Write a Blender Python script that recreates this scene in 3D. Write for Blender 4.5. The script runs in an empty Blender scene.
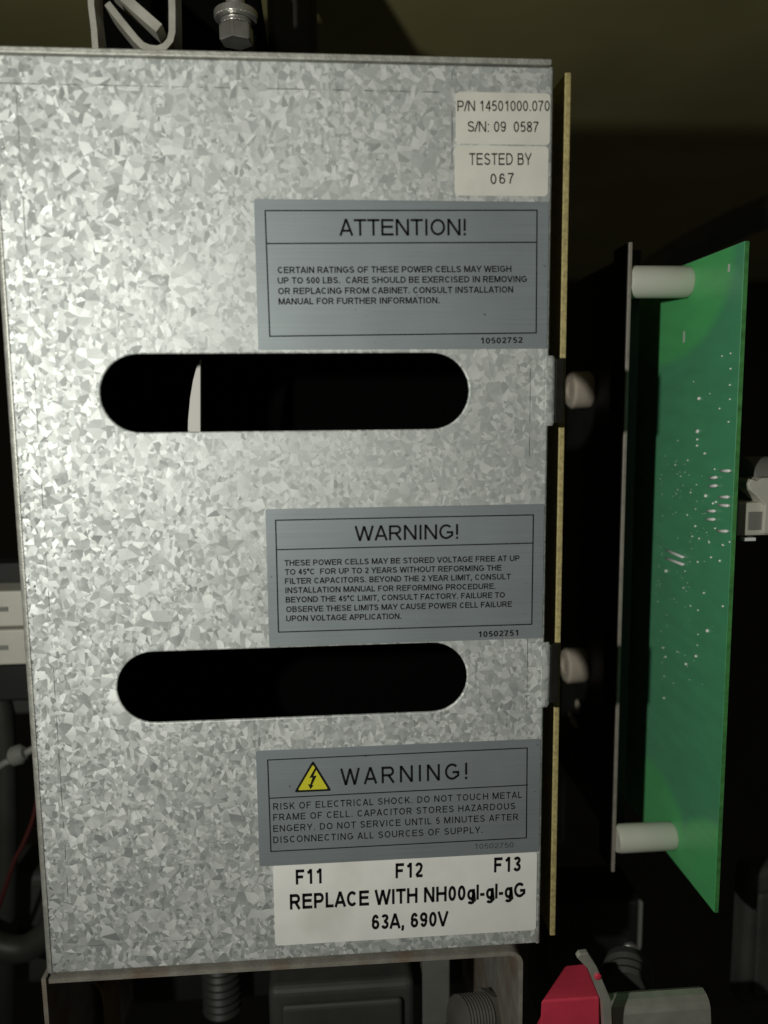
import bpy, bmesh, math, random
from mathutils import Matrix, Vector
random.seed(7)
scn = bpy.context.scene
COL = scn.collection

# ------------------------------------------------------------------ camera
FPX = 800.0                                  # focal length in pixels of the 1024 px tall picture
CR = Matrix(((0.99686033, -0.07854352, -0.01002015),     # right
             (-0.01989295, -0.12594464, -0.9918378),     # down
             (0.07664045, 0.98892308, -0.12711168)))     # forward
CC = Vector((0.10572645, -0.28187018, 0.20730126))
cam_d = bpy.data.cameras.new('camera')
cam = bpy.data.objects.new('camera', cam_d); COL.objects.link(cam)
r, d, f = CR
cam.matrix_world = Matrix(((r[0], -d[0], -f[0], CC[0]), (r[1], -d[1], -f[1], CC[1]),
                           (r[2], -d[2], -f[2], CC[2]), (0, 0, 0, 1)))
cam_d.sensor_fit = 'VERTICAL'; cam_d.sensor_height = 36; cam_d.sensor_width = 27
cam_d.lens = FPX * 36 / 1024
cam_d.clip_start = 0.005; cam_d.clip_end = 20
cam_d.dof.use_dof = True; cam_d.dof.focus_distance = 0.31; cam_d.dof.aperture_fstop = 6.5
scn.camera = cam

# ------------------------------------------------------------------ world, lamp, exposure
w = bpy.data.worlds.new('World'); scn.world = w; w.use_nodes = True
bg = w.node_tree.nodes['Background']
bg.inputs[0].default_value = (1.0, 1.0, 0.85, 1); bg.inputs[1].default_value = 0.020
ld = bpy.data.lights.new('torch_light', 'SPOT')
ld.energy = 4.3; ld.color = (1.0, 1.0, 0.93); ld.shadow_soft_size = 0.0055
ld.spot_size = math.radians(105); ld.spot_blend = 0.9
torch = bpy.data.objects.new('torch_light', ld); COL.objects.link(torch)
LP = Vector((-0.07, -0.32, 0.232))
torch.location = LP
torch.rotation_euler = (Vector((0.085, 0.0, 0.21)) - LP).to_track_quat('-Z', 'Y').to_euler()
scn.view_settings.view_transform = 'Standard'
scn.view_settings.look = 'None'
scn.view_settings.exposure = 0; scn.view_settings.gamma = 1
scn.render.resolution_x = 768; scn.render.resolution_y = 1024
scn.render.engine = 'CYCLES'

# ------------------------------------------------------------------ pixel helpers (a pixel is a direction; depth is given)
def ray(x, y):
    v = CR.transposed() @ Vector(((x - 384) / FPX, (y - 512) / FPX, 1)); return v
def atY(x, y, Y=0.0):
    v = ray(x, y); return CC + v * ((Y - CC.y) / v.y)
def atX(x, y, X):
    v = ray(x, y); return CC + v * ((X - CC.x) / v.x)

# ------------------------------------------------------------------ materials
def mat(name, col, rough=0.5, metal=0.0, var=0.0, vscale=60, bump=0.0, bscale=400, spec=0.5, coat=0.0, dirt=None):
    m = bpy.data.materials.new(name); m.use_nodes = True
    n, l = m.node_tree.nodes, m.node_tree.links
    b = n['Principled BSDF']
    b.inputs['Base Color'].default_value = (*col, 1); b.inputs['Roughness'].default_value = rough
    b.inputs['Metallic'].default_value = metal; b.inputs['Specular IOR Level'].default_value = spec
    b.inputs['Coat Weight'].default_value = coat
    tc = n.new('ShaderNodeTexCoord')
    if var:
        no = n.new('ShaderNodeTexNoise'); no.inputs['Scale'].default_value = vscale; no.inputs['Detail'].default_value = 6
        l.new(tc.outputs['Object'], no.inputs['Vector'])
        mr = n.new('ShaderNodeMapRange'); mr.inputs[1].default_value = .3; mr.inputs[2].default_value = .7
        mr.inputs[3].default_value = 1 - var; mr.inputs[4].default_value = 1 + var
        l.new(no.outputs['Fac'], mr.inputs[0])
        mx = n.new('ShaderNodeMix'); mx.data_type = 'RGBA'; mx.blend_type = 'MULTIPLY'; mx.inputs[0].default_value = 1
        mx.inputs[6].default_value = (*col, 1); l.new(mr.outputs[0], mx.inputs[7])
        out = mx.outputs[2]
        if dirt:
            n2 = n.new('ShaderNodeTexNoise'); n2.inputs['Scale'].default_value = vscale * .35; n2.inputs['Detail'].default_value = 8
            l.new(tc.outputs['Object'], n2.inputs['Vector'])
            m2 = n.new('ShaderNodeMapRange'); m2.inputs[1].default_value = .52; m2.inputs[2].default_value = .68
            l.new(n2.outputs['Fac'], m2.inputs[0])
            mx2 = n.new('ShaderNodeMix'); mx2.data_type = 'RGBA'; l.new(m2.outputs[0], mx2.inputs[0])
            l.new(out, mx2.inputs[6]); mx2.inputs[7].default_value = (*dirt, 1); out = mx2.outputs[2]
        l.new(out, b.inputs['Base Color'])
        rr = n.new('ShaderNodeMapRange'); rr.inputs[3].default_value = max(.05, rough - .1); rr.inputs[4].default_value = min(1, rough + .1)
        l.new(no.outputs['Fac'], rr.inputs[0]); l.new(rr.outputs[0], b.inputs['Roughness'])
    if bump:
        nb = n.new('ShaderNodeTexNoise'); nb.inputs['Scale'].default_value = bscale; nb.inputs['Detail'].default_value = 4
        l.new(tc.outputs['Object'], nb.inputs['Vector'])
        bp = n.new('ShaderNodeBump'); bp.inputs['Strength'].default_value = bump; bp.inputs['Distance'].default_value = .0005
        l.new(nb.outputs['Fac'], bp.inputs['Height']); l.new(bp.outputs[0], b.inputs['Normal'])
    return m

def galvanised():
    m = bpy.data.materials.new('galvanised_steel'); m.use_nodes = True
    n, l = m.node_tree.nodes, m.node_tree.links
    b = n['Principled BSDF']
    tc = n.new('ShaderNodeTexCoord'); ob = tc.outputs['Object']
    def math_(op, a, c=None, clamp=False):
        q = n.new('ShaderNodeMath'); q.operation = op; q.use_clamp = clamp
        for i, v in enumerate((a, c)):
            if v is None: continue
            if isinstance(v, (int, float)): q.inputs[i].default_value = v
            else: l.new(v, q.inputs[i])
        return q.outputs[0]
    def vmath(op, a, c):
        q = n.new('ShaderNodeVectorMath'); q.operation = op
        for i, v in enumerate((a, c)):
            if isinstance(v, tuple): q.inputs[i].default_value = v
            elif isinstance(v, (int, float)): q.inputs[3].default_value = v
            else: l.new(v, q.inputs[i])
        return q.outputs[0]
    def vec3(v):
        q = n.new('ShaderNodeCombineXYZ')
        for i in range(3): l.new(v, q.inputs[i])
        return q.outputs[0]
    # jagged warp of the crystal borders
    wn = n.new('ShaderNodeTexNoise'); wn.inputs['Scale'].default_value = 260; wn.inputs['Detail'].default_value = 3
    l.new(ob, wn.inputs['Vector'])
    wc = vmath('SCALE', vmath('SUBTRACT', wn.outputs['Color'], (.5, .5, .5)), .0010)
    co = vmath('ADD', ob, wc)
    def shards(scale, sectors, seed, stretch):
        """zinc crystals: voronoi grains, each split into wedge facets around its own nucleus"""
        mp = n.new('ShaderNodeMapping'); mp.inputs['Rotation'].default_value = stretch[0]; mp.inputs['Scale'].default_value = stretch[1]
        l.new(co, mp.inputs['Vector']); vec = mp.outputs[0]
        v = n.new('ShaderNodeTexVoronoi'); v.feature = 'F1'; v.distance = 'EUCLIDEAN'
        v.inputs['Scale'].default_value = scale; l.new(vec, v.inputs['Vector'])
        loc = vmath('SUBTRACT', vec, v.outputs['Position'])
        sl = n.new('ShaderNodeSeparateXYZ'); l.new(loc, sl.inputs[0])
        scl = n.new('ShaderNodeSeparateColor'); l.new(v.outputs['Color'], scl.inputs[0])
        ang = math_('ADD', math_('DIVIDE', math_('ARCTAN2', sl.outputs[2], sl.outputs[0]), 2*math.pi), math_('ADD', scl.outputs[1], 1.0))
        ang = math_('FRACT', ang)
        sec = math_('FLOOR', math_('MULTIPLY', math_('POWER', ang, math_('ADD', .7, scl.outputs[2])), sectors))
        key = math_('ADD', math_('MULTIPLY', scl.outputs[0], 913.7), math_('ADD', math_('MULTIPLY', sec, 7.31), seed))
        wh = n.new('ShaderNodeTexWhiteNoise'); wh.noise_dimensions = '1D'; l.new(key, wh.inputs['W'])
        dr_ = vmath('SUBTRACT', wh.outputs['Color'], (.5, .5, .5))
        dp = n.new('ShaderNodeVectorMath'); dp.operation = 'DOT_PRODUCT'; l.new(vmath('SCALE', loc, scale), dp.inputs[0]); l.new(dr_, dp.inputs[1])
        return vmath('ADD', wh.outputs['Color'], vec3(math_('MULTIPLY', dp.outputs['Value'], .45))), scl.outputs[2], scl.outputs[0]
    c1, r1, q1 = shards(150, 7, 1.3, ((.2, .5, .1), (1, 1, 1.25)))
    c2, r2, q2 = shards(270, 5, 5.9, ((.1, -.6, .4), (1.2, 1, .85)))
    c3, r3, q3 = shards(430, 3, 9.1, ((.5, .9, .2), (1, 1, 1)))
    def mixc(fac, a, c):
        q = n.new('ShaderNodeMix'); q.data_type = 'RGBA'
        if isinstance(fac, float): q.inputs[0].default_value = fac
        else: l.new(fac, q.inputs[0])
        l.new(a, q.inputs[6]); l.new(c, q.inputs[7]); return q.outputs[2]
    mixed = mixc(math_('GREATER_THAN', q1, .42), c1, c2)
    mixed = mixc(math_('MULTIPLY', math_('GREATER_THAN', q2, .66), .9), mixed, c3)
    sp = n.new('ShaderNodeSeparateColor'); l.new(mixed, sp.inputs[0])
    # crystal facets tilt a little, each its own way
    geo = n.new('ShaderNodeNewGeometry')
    tilt = vmath('SCALE', vmath('SUBTRACT', mixed, (.5, .5, .5)), .26)
    nrm = vmath('NORMALIZE', vmath('ADD', geo.outputs['Normal'], tilt), (0, 0, 0))
    fine = n.new('ShaderNodeTexNoise'); fine.inputs['Scale'].default_value = 900; fine.inputs['Detail'].default_value = 3
    l.new(ob, fine.inputs['Vector'])
    bp = n.new('ShaderNodeBump'); bp.inputs['Strength'].default_value = .10; bp.inputs['Distance'].default_value = .0003
    l.new(fine.outputs['Fac'], bp.inputs['Height']); l.new(nrm, bp.inputs['Normal']); l.new(bp.outputs[0], b.inputs['Normal'])
    # zinc colour by crystal
    ramp = n.new('ShaderNodeValToRGB'); e = ramp.color_ramp.elements
    e[0].position = .0; e[0].color = (.33, .35, .335, 1); e[1].position = 1.0; e[1].color = (.84, .86, .83, 1)
    q = e.new(.5); q.color = (.50, .52, .495, 1)
    l.new(sp.outputs[0], ramp.inputs[0])
    # scribe marks and black specks
    sx = n.new('ShaderNodeSeparateXYZ'); l.new(ob, sx.inputs[0])
    X, Y, Z = sx.outputs
    br = n.new('ShaderNodeTexNoise'); br.inputs['Scale'].default_value = 170; br.inputs['Detail'].default_value = 2
    l.new(ob, br.inputs['Vector'])
    gate = math_('MULTIPLY', math_('SUBTRACT', br.outputs['Fac'], .44), 9, True)
    gate = math_('MINIMUM', math_('MAXIMUM', gate, 0.0), 1.0)
    wob = math_('MULTIPLY', math_('SUBTRACT', wn.outputs['Fac'], .5), .0004)
    def line(c, pos, half, lo_c, lo, hi, strength):
        dd = math_('ABSOLUTE', math_('SUBTRACT', math_('ADD', c, wob), pos))
        a = math_('LESS_THAN', dd, half)
        a = math_('MULTIPLY', a, math_('GREATER_THAN', lo_c, lo))
        a = math_('MULTIPLY', a, math_('LESS_THAN', lo_c, hi))
        return math_('MULTIPLY', a, strength)
    lines = None
    for args in ((Z, .3128, .00016, X, .004, .183, .8), (X, .0098, .00016, Z, .02, .31, .75), (X, .1520, .00018, Z, .290, .319, .8),
                 (X, .1800, .00016, Z, .19, .225, .75), (X, .1803, .00016, Z, .095, .125, .75), (Z, .0110, .00014, X, .006, .07, .6)):
        q = line(*args); lines = q if lines is None else math_('MAXIMUM', lines, q)
    lines = math_('MULTIPLY', lines, gate)
    spk = n.new('ShaderNodeTexNoise'); spk.inputs['Scale'].default_value = 620; spk.inputs['Detail'].default_value = 1
    l.new(ob, spk.inputs['Vector'])
    edge = math_('MULTIPLY', math_('SUBTRACT', .010, X), 22.0)            # more scuffs along the left edge
    edge = math_('MAXIMUM', edge, 0.0)
    spk_f = math_('MULTIPLY', math_('SUBTRACT', math_('ADD', spk.outputs['Fac'], edge), .775), 16)
    spk_f = math_('MINIMUM', math_('MAXIMUM', spk_f, 0.0), .75)
    marks = math_('MAXIMUM', lines, spk_f)
    mk = n.new('ShaderNodeMix'); mk.data_type = 'RGBA'; l.new(marks, mk.inputs[0])
    big = n.new('ShaderNodeTexNoise'); big.inputs['Scale'].default_value = 22; big.inputs['Detail'].default_value = 7; big.inputs['Roughness'].default_value = .62
    l.new(ob, big.inputs['Vector'])
    bigr = n.new('ShaderNodeMapRange'); bigr.inputs[1].default_value = .3; bigr.inputs[2].default_value = .7; bigr.inputs[3].default_value = .90; bigr.inputs[4].default_value = 1.06
    l.new(big.outputs['Fac'], bigr.inputs[0])
    sta = n.new('ShaderNodeMix'); sta.data_type = 'RGBA'; sta.blend_type = 'MULTIPLY'; sta.inputs[0].default_value = 1
    l.new(ramp.outputs[0], sta.inputs[6]); l.new(bigr.outputs[0], sta.inputs[7])
    l.new(sta.outputs[2], mk.inputs[6]); mk.inputs[7].default_value = (.05, .05, .045, 1)
    l.new(mk.outputs[2], b.inputs['Base Color'])
    l.new(math_('SUBTRACT', .30, math_('MULTIPLY', marks, .25)), b.inputs['Metallic'])
    l.new(math_('ADD', .48, math_('MULTIPLY', sp.outputs[1], .16)), b.inputs['Roughness'])
    return m

def foil():
    m = mat('grey_foil', (.27, .30, .31), .5, .35)
    n, l = m.node_tree.nodes, m.node_tree.links; b = n['Principled BSDF']
    tc = n.new('ShaderNodeTexCoord'); mp = n.new('ShaderNodeMapping'); mp.inputs['Scale'].default_value = (25, 1, 2600)
    l.new(tc.outputs['Object'], mp.inputs['Vector'])
    no = n.new('ShaderNodeTexNoise'); no.inputs['Scale'].default_value = 1; no.inputs['Detail'].default_value = 2
    l.new(mp.outputs[0], no.inputs['Vector'])
    big = n.new('ShaderNodeTexNoise'); big.inputs['Scale'].default_value = 45; big.inputs['Detail'].default_value = 5
    l.new(tc.outputs['Object'], big.inputs['Vector'])
    ad = n.new('ShaderNodeMath'); ad.operation = 'ADD'; l.new(no.outputs['Fac'], ad.inputs[0]); l.new(big.outputs['Fac'], ad.inputs[1])
    mr = n.new('ShaderNodeMapRange'); mr.inputs[1].default_value = .6; mr.inputs[2].default_value = 1.4
    mr.inputs[3].default_value = .88; mr.inputs[4].default_value = 1.12; l.new(ad.outputs[0], mr.inputs[0])
    mx = n.new('ShaderNodeMix'); mx.data_type = 'RGBA'; mx.blend_type = 'MULTIPLY'; mx.inputs[0].default_value = 1
    mx.inputs[6].default_value = (.27, .305, .315, 1); l.new(mr.outputs[0], mx.inputs[7])
    sk = n.new('ShaderNodeTexNoise'); sk.inputs['Scale'].default_value = 420; sk.inputs['Detail'].default_value = 2; l.new(tc.outputs['Object'], sk.inputs['Vector'])
    sr = n.new('ShaderNodeMapRange'); sr.inputs[1].default_value = .725; sr.inputs[2].default_value = .76; sr.inputs[4].default_value = .7; l.new(sk.outputs['Fac'], sr.inputs[0])
    m3 = n.new('ShaderNodeMix'); m3.data_type = 'RGBA'; l.new(sr.outputs[0], m3.inputs[0]); l.new(mx.outputs[2], m3.inputs[6]); m3.inputs[7].default_value = (.08, .08, .075, 1)
    l.new(m3.outputs[2], b.inputs['Base Color'])
    return m

def solder_mask():
    # green lacquer; rounded brighter and duller zones paint a reflection's edge into the colour
    m = mat('green_solder_mask', (.03, .27, .07), .32, 0, coat=.0)
    n, l = m.node_tree.nodes, m.node_tree.links; b = n['Principled BSDF']
    tc = n.new('ShaderNodeTexCoord'); sx = n.new('ShaderNodeSeparateXYZ'); 
    no = n.new('ShaderNodeTexNoise'); no.inputs['Scale'].default_value = 1; no.inputs['Detail'].default_value = 5
    mpp = n.new('ShaderNodeMapping'); mpp.inputs['Scale'].default_value = (60, 45, 170); l.new(tc.outputs['Object'], mpp.inputs['Vector'])
    l.new(mpp.outputs[0], no.inputs['Vector']); l.new(tc.outputs['Object'], sx.inputs[0])
    def M(op, a, c):
        q = n.new('ShaderNodeMath'); q.operation = op
        for i, v in enumerate((a, c)):
            if isinstance(v, (int, float)): q.inputs[i].default_value = v
            else: l.new(v, q.inputs[i])
        return q.outputs[0]
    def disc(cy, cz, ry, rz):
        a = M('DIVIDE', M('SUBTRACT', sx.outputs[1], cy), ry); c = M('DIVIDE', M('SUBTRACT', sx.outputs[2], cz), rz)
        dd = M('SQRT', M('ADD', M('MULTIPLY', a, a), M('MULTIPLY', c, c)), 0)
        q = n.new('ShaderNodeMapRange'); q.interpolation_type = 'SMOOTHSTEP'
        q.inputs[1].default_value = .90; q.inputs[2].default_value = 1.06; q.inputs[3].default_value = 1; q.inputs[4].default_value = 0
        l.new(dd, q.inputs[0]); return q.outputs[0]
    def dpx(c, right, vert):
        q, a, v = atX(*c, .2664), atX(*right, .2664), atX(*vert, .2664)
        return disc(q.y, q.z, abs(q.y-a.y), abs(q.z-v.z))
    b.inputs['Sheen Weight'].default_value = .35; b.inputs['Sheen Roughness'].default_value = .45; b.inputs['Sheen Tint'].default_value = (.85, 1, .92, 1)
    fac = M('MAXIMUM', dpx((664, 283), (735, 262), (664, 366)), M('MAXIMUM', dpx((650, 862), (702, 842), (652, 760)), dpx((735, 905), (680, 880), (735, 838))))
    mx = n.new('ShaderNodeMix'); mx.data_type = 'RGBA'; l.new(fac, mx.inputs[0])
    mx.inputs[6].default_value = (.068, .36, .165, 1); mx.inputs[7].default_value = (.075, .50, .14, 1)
    mr = n.new('ShaderNodeMapRange'); mr.inputs[3].default_value = .8; mr.inputs[4].default_value = 1.2; l.new(no.outputs['Fac'], mr.inputs[0])
    m2 = n.new('ShaderNodeMix'); m2.data_type = 'RGBA'; m2.blend_type = 'MULTIPLY'; m2.inputs[0].default_value = 1
    l.new(mx.outputs[2], m2.inputs[6]); l.new(mr.outputs[0], m2.inputs[7]); l.new(m2.outputs[2], b.inputs['Base Color'])
    bp = n.new('ShaderNodeBump'); bp.inputs['Strength'].default_value = .06; bp.inputs['Distance'].default_value = .0004
    l.new(no.outputs['Fac'], bp.inputs['Height']); l.new(bp.outputs[0], b.inputs['Normal'])
    return m

M = dict(
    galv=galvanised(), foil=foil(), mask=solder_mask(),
    ink=mat('black_ink', (.008, .008, .009), .7, spec=.15),
    ink_faded=mat('faded_ink', (.07, .08, .085), .6),
    sticker=mat('off_white_sticker', (.69, .68, .60), .55, 0, .05, 120, dirt=(.60, .58, .50)),
    paper=mat('white_sticker', (.88, .875, .82), .5, 0, .04, 90, dirt=(.76, .75, .69)),
    yellow=mat('yellow_print', (.62, .58, .03), .5),
    gold=mat('fibreboard_edge', (.42, .35, .15), .7, 0, .28, 700, .5, 1500),
    plate=mat('dull_steel', (.34, .30, .26), .55, .3, .15, 200),
    bumper=mat('beige_rubber', (.48, .42, .34), .6, 0, .1, 150),
    tab_shade=mat('shaded_bend_steel', (.022, .021, .018), .5, .3, .2, 200),  # steel darkened to carry the shade of the tab bend
    nylon=mat('white_nylon', (.62, .62, .53), .45, 0, .04, 60),
    pcb_edge=mat('board_edge', (.07, .26, .07), .6, 0, .3, 300),
    tin=mat('solder_tin', (.92, .92, .90), .35, .1),
    silk=mat('white_silkscreen', (.6, .62, .58), .6),
    lip=mat('sheared_steel_edge', (.46, .46, .41), .5, .5, .2, 300, .4, 900),
    rust=mat('tarnished_sheet_edge', (.28, .265, .225), .6, .2, .2, 120, .4, 900, dirt=(.23, .16, .11)),
    tray=mat('painted_grey_steel', (.17, .17, .15), .5, .1, .15, 60),
    grey=mat('grey_plastic', (.20, .20, .18), .55, 0, .12, 50),
    dark=mat('dark_plastic', (.008, .008, .006), .6, 0, .2, 50),
    black=mat('absorbing_black', (.0018, .0018, .0017), .95, spec=.05),
    red=mat('red_plastic', (.70, .05, .095), .45, 0, .10, 80, .15, 700),
    steel=mat('plated_steel', (.50, .49, .42), .38, .5, .12, 120, .15, 600),
    bolt=mat('zinc_bolt', (.62, .61, .57), .32, .85, .1, 150),
    cream=mat('cream_plastic', (.55, .54, .46), .5, 0, .06, 60),
    lit_white=mat('lit_patch_white', (.62, .60, .55), .6),
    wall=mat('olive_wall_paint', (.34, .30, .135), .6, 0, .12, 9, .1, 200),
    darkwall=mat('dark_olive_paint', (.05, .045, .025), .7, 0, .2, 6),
    dim=mat('smoky_plastic', (.05, .05, .044), .6, 0, .2, 50),
    gland=mat('dusty_plastic', (.10, .095, .08), .6, 0, .2, 50),
    wire_red=mat('red_wire', (.07, .012, .01), .5),
    wire_grey=mat('grey_cable', (.035, .035, .03), .5, 0, .15, 60),
)

# ------------------------------------------------------------------ mesh helpers
def link(name, me, m=None, parent=None, smooth=False):
    o = bpy.data.objects.new(name, me); COL.objects.link(o)
    if m: me.materials.clear(); me.materials.append(m)
    if smooth:
        for p in me.polygons: p.use_smooth = True
    if parent: o.parent = parent
    return o
def tag(o, label=None, cat=None, group=None, kind=None):
    if label: o['label'] = label
    if cat: o['category'] = cat
    if group: o['group'] = group
    if kind: o['kind'] = kind
    return o
def thing(name, label, cat, group=None):
    return tag(bpy.data.objects.new(name, None), label, cat, group) if False else _thing(name, label, cat, group)
def _thing(name, label, cat, group):
    o = bpy.data.objects.new(name, None); o.empty_display_size = .01; COL.objects.link(o)
    return tag(o, label, cat, group)
def from_bm(name, bm, m, parent=None, smooth=False):
    bmesh.ops.recalc_face_normals(bm, faces=bm.faces)
    me = bpy.data.meshes.new(name); bm.to_mesh(me); bm.free()
    return link(name, me, m, parent, smooth)
def add_box(bm, x0, x1, y0, y1, z0, z1, bev=0.0, seg=2):
    mtx = Matrix.Translation(((x0+x1)/2, (y0+y1)/2, (z0+z1)/2)) @ Matrix.Diagonal((abs(x1-x0), abs(y1-y0), abs(z1-z0), 1))
    g = bmesh.ops.create_cube(bm, size=1, matrix=mtx)
    if bev:
        es = list({e for v in g['verts'] for e in v.link_edges})
        bmesh.ops.bevel(bm, geom=es, offset=bev, segments=seg, affect='EDGES', profile=.5)
def box(name, x0, x1, y0, y1, z0, z1, m, parent=None, bev=0.0004, seg=2):
    bm = bmesh.new(); add_box(bm, x0, x1, y0, y1, z0, z1, bev, seg); return from_bm(name, bm, m, parent)
def prism(name, pts, depth, m, parent=None, bev=0.0, seg=2, axis=Vector((0, 1, 0)), smooth=False):
    """closed outline of 3-D points pushed along axis*depth"""
    bm = bmesh.new(); vs = [bm.verts.new(p) for p in pts]; fc = bm.faces.new(vs)
    g = bmesh.ops.extrude_face_region(bm, geom=[fc])
    bmesh.ops.translate(bm, verts=[v for v in g['geom'] if isinstance(v, bmesh.types.BMVert)], vec=axis*depth)
    if bev:
        bmesh.ops.bevel(bm, geom=list(bm.edges), offset=bev, segments=seg, affect='EDGES', profile=.5)
    return from_bm(name, bm, m, parent, smooth)
def tube(name, pts, rad, m, parent=None, seg=14, caps=True):
    bm = bmesh.new(); rings = []
    n = len(pts); pts = [Vector(p) for p in pts]
    up = Vector((0.13, 0.31, 0.94))
    for i, p in enumerate(pts):
        t = (pts[min(i+1, n-1)] - pts[max(i-1, 0)]).normalized()
        a = t.cross(up).normalized(); c = t.cross(a)
        rr = rad[i] if isinstance(rad, (list, tuple)) else rad
        rings.append([bm.verts.new(p + (a*math.cos(k*2*math.pi/seg) + c*math.sin(k*2*math.pi/seg))*rr) for k in range(seg)])
    for i in range(n-1):
        for k in range(seg): bm.faces.new((rings[i][k], rings[i][(k+1) % seg], rings[i+1][(k+1) % seg], rings[i+1][k]))
    if caps: bm.faces.new(rings[0][::-1]); bm.faces.new(rings[-1])
    o = from_bm(name, bm, m, parent)
    for p in o.data.polygons: p.use_smooth = len(p.vertices) == 4
    return o
def cyl_profile(name, base, axis, prof, m, parent=None, seg=28):
    """lathe: prof = [(distance along axis, radius)]"""
    axis = Vector(axis).normalized()
    base = Vector(base); a = axis.cross(Vector((.2, .35, .9))).normalized(); c = axis.cross(a)
    bm = bmesh.new(); rings = []
    for t, rr in prof:
        rings.append([bm.verts.new(base + axis*t + (a*math.cos(k*2*math.pi/seg) + c*math.sin(k*2*math.pi/seg))*max(rr, 1e-5)) for k in range(seg)])
    for i in range(len(prof)-1):
        for k in range(seg): bm.faces.new((rings[i][k], rings[i][(k+1) % seg], rings[i+1][(k+1) % seg], rings[i+1][k]))
    bm.faces.new(rings[0][::-1]); bm.faces.new(rings[-1])
    o = from_bm(name, bm, m, parent)
    o.data.set_sharp_from_angle(angle=math.radians(38)) if hasattr(o.data, 'set_sharp_from_angle') else None
    for p in o.data.polygons: p.use_smooth = True
    return o
def sweep_sheet(name, path, width_axis, w, thick, m, parent=None):
    """bent sheet metal: 2-D centre line of points, given thickness, extruded along width_axis by w"""
    path = [Vector(p) for p in path]; wa = Vector(width_axis).normalized(); n = len(path)
    L, Rr = [], []
    for i, p in enumerate(path):
        t = (path[min(i+1, n-1)] - path[max(i-1, 0)]).normalized(); nn = t.cross(wa).normalized()*thick/2
        L.append(p+nn); Rr.append(p-nn)
    bm = bmesh.new(); q = []
    for off in (Vector(), wa*w): q.append([[bm.verts.new(v+off) for v in L], [bm.verts.new(v+off) for v in Rr]])
    for i in range(n-1):
        for s in (0, 1): bm.faces.new((q[s][0][i], q[s][0][i+1], q[s][1][i+1], q[s][1][i]))
        for s in (0, 1): bm.faces.new((q[0][s][i], q[0][s][i+1], q[1][s][i+1], q[1][s][i]))
    for i in (0, n-1): bm.faces.new((q[0][0][i], q[0][1][i], q[1][1][i], q[1][0][i]))
    o = from_bm(name, bm, m, parent)
    return o
def arc(cx, cy, rad, a0, a1, n=8):
    return [(cx + rad*math.cos(math.radians(a0+(a1-a0)*i/n)), cy + rad*math.sin(math.radians(a0+(a1-a0)*i/n))) for i in range(n+1)]
def rrect(x0, x1, z0, z1, rad, n=4):
    return (arc(x1-rad, z1-rad, rad, 0, 90, n) + arc(x0+rad, z1-rad, rad, 90, 180, n) +
            arc(x0+rad, z0+rad, rad, 180, 270, n) + arc(x1-rad, z0+rad, rad, 270, 360, n))
def flat_plate(name, loops, y_front, thick, m, parent=None, bev=0.0003, res=2):
    """outline with holes in the X-Z plane, filled, with real thickness and softened rims"""
    cu = bpy.data.curves.new(name, 'CURVE'); cu.dimensions = '2D'; cu.fill_mode = 'BOTH'
    cu.extrude = max(thick/2 - bev, 0); cu.bevel_depth = bev; cu.bevel_resolution = res; cu.offset = -bev
    for lp in loops:
        s = cu.splines.new('POLY'); s.points.add(len(lp)-1); s.use_cyclic_u = True
        for p, (a, c) in zip(s.points, lp): p.co = (a, c, 0, 1)
    t = bpy.data.objects.new('tmp', cu); COL.objects.link(t)
    bpy.context.view_layer.update()
    me = bpy.data.meshes.new_from_object(t.evaluated_get(bpy.context.evaluated_depsgraph_get()))
    bpy.data.objects.remove(t); bpy.data.curves.remove(cu)
    # local x,y,z -> world x, -z depth, z
    me.transform(Matrix(((1, 0, 0, 0), (0, 0, -1, y_front + thick/2), (0, 1, 0, 0), (0, 0, 0, 1))))
    return link(name, me, m, parent)

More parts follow.
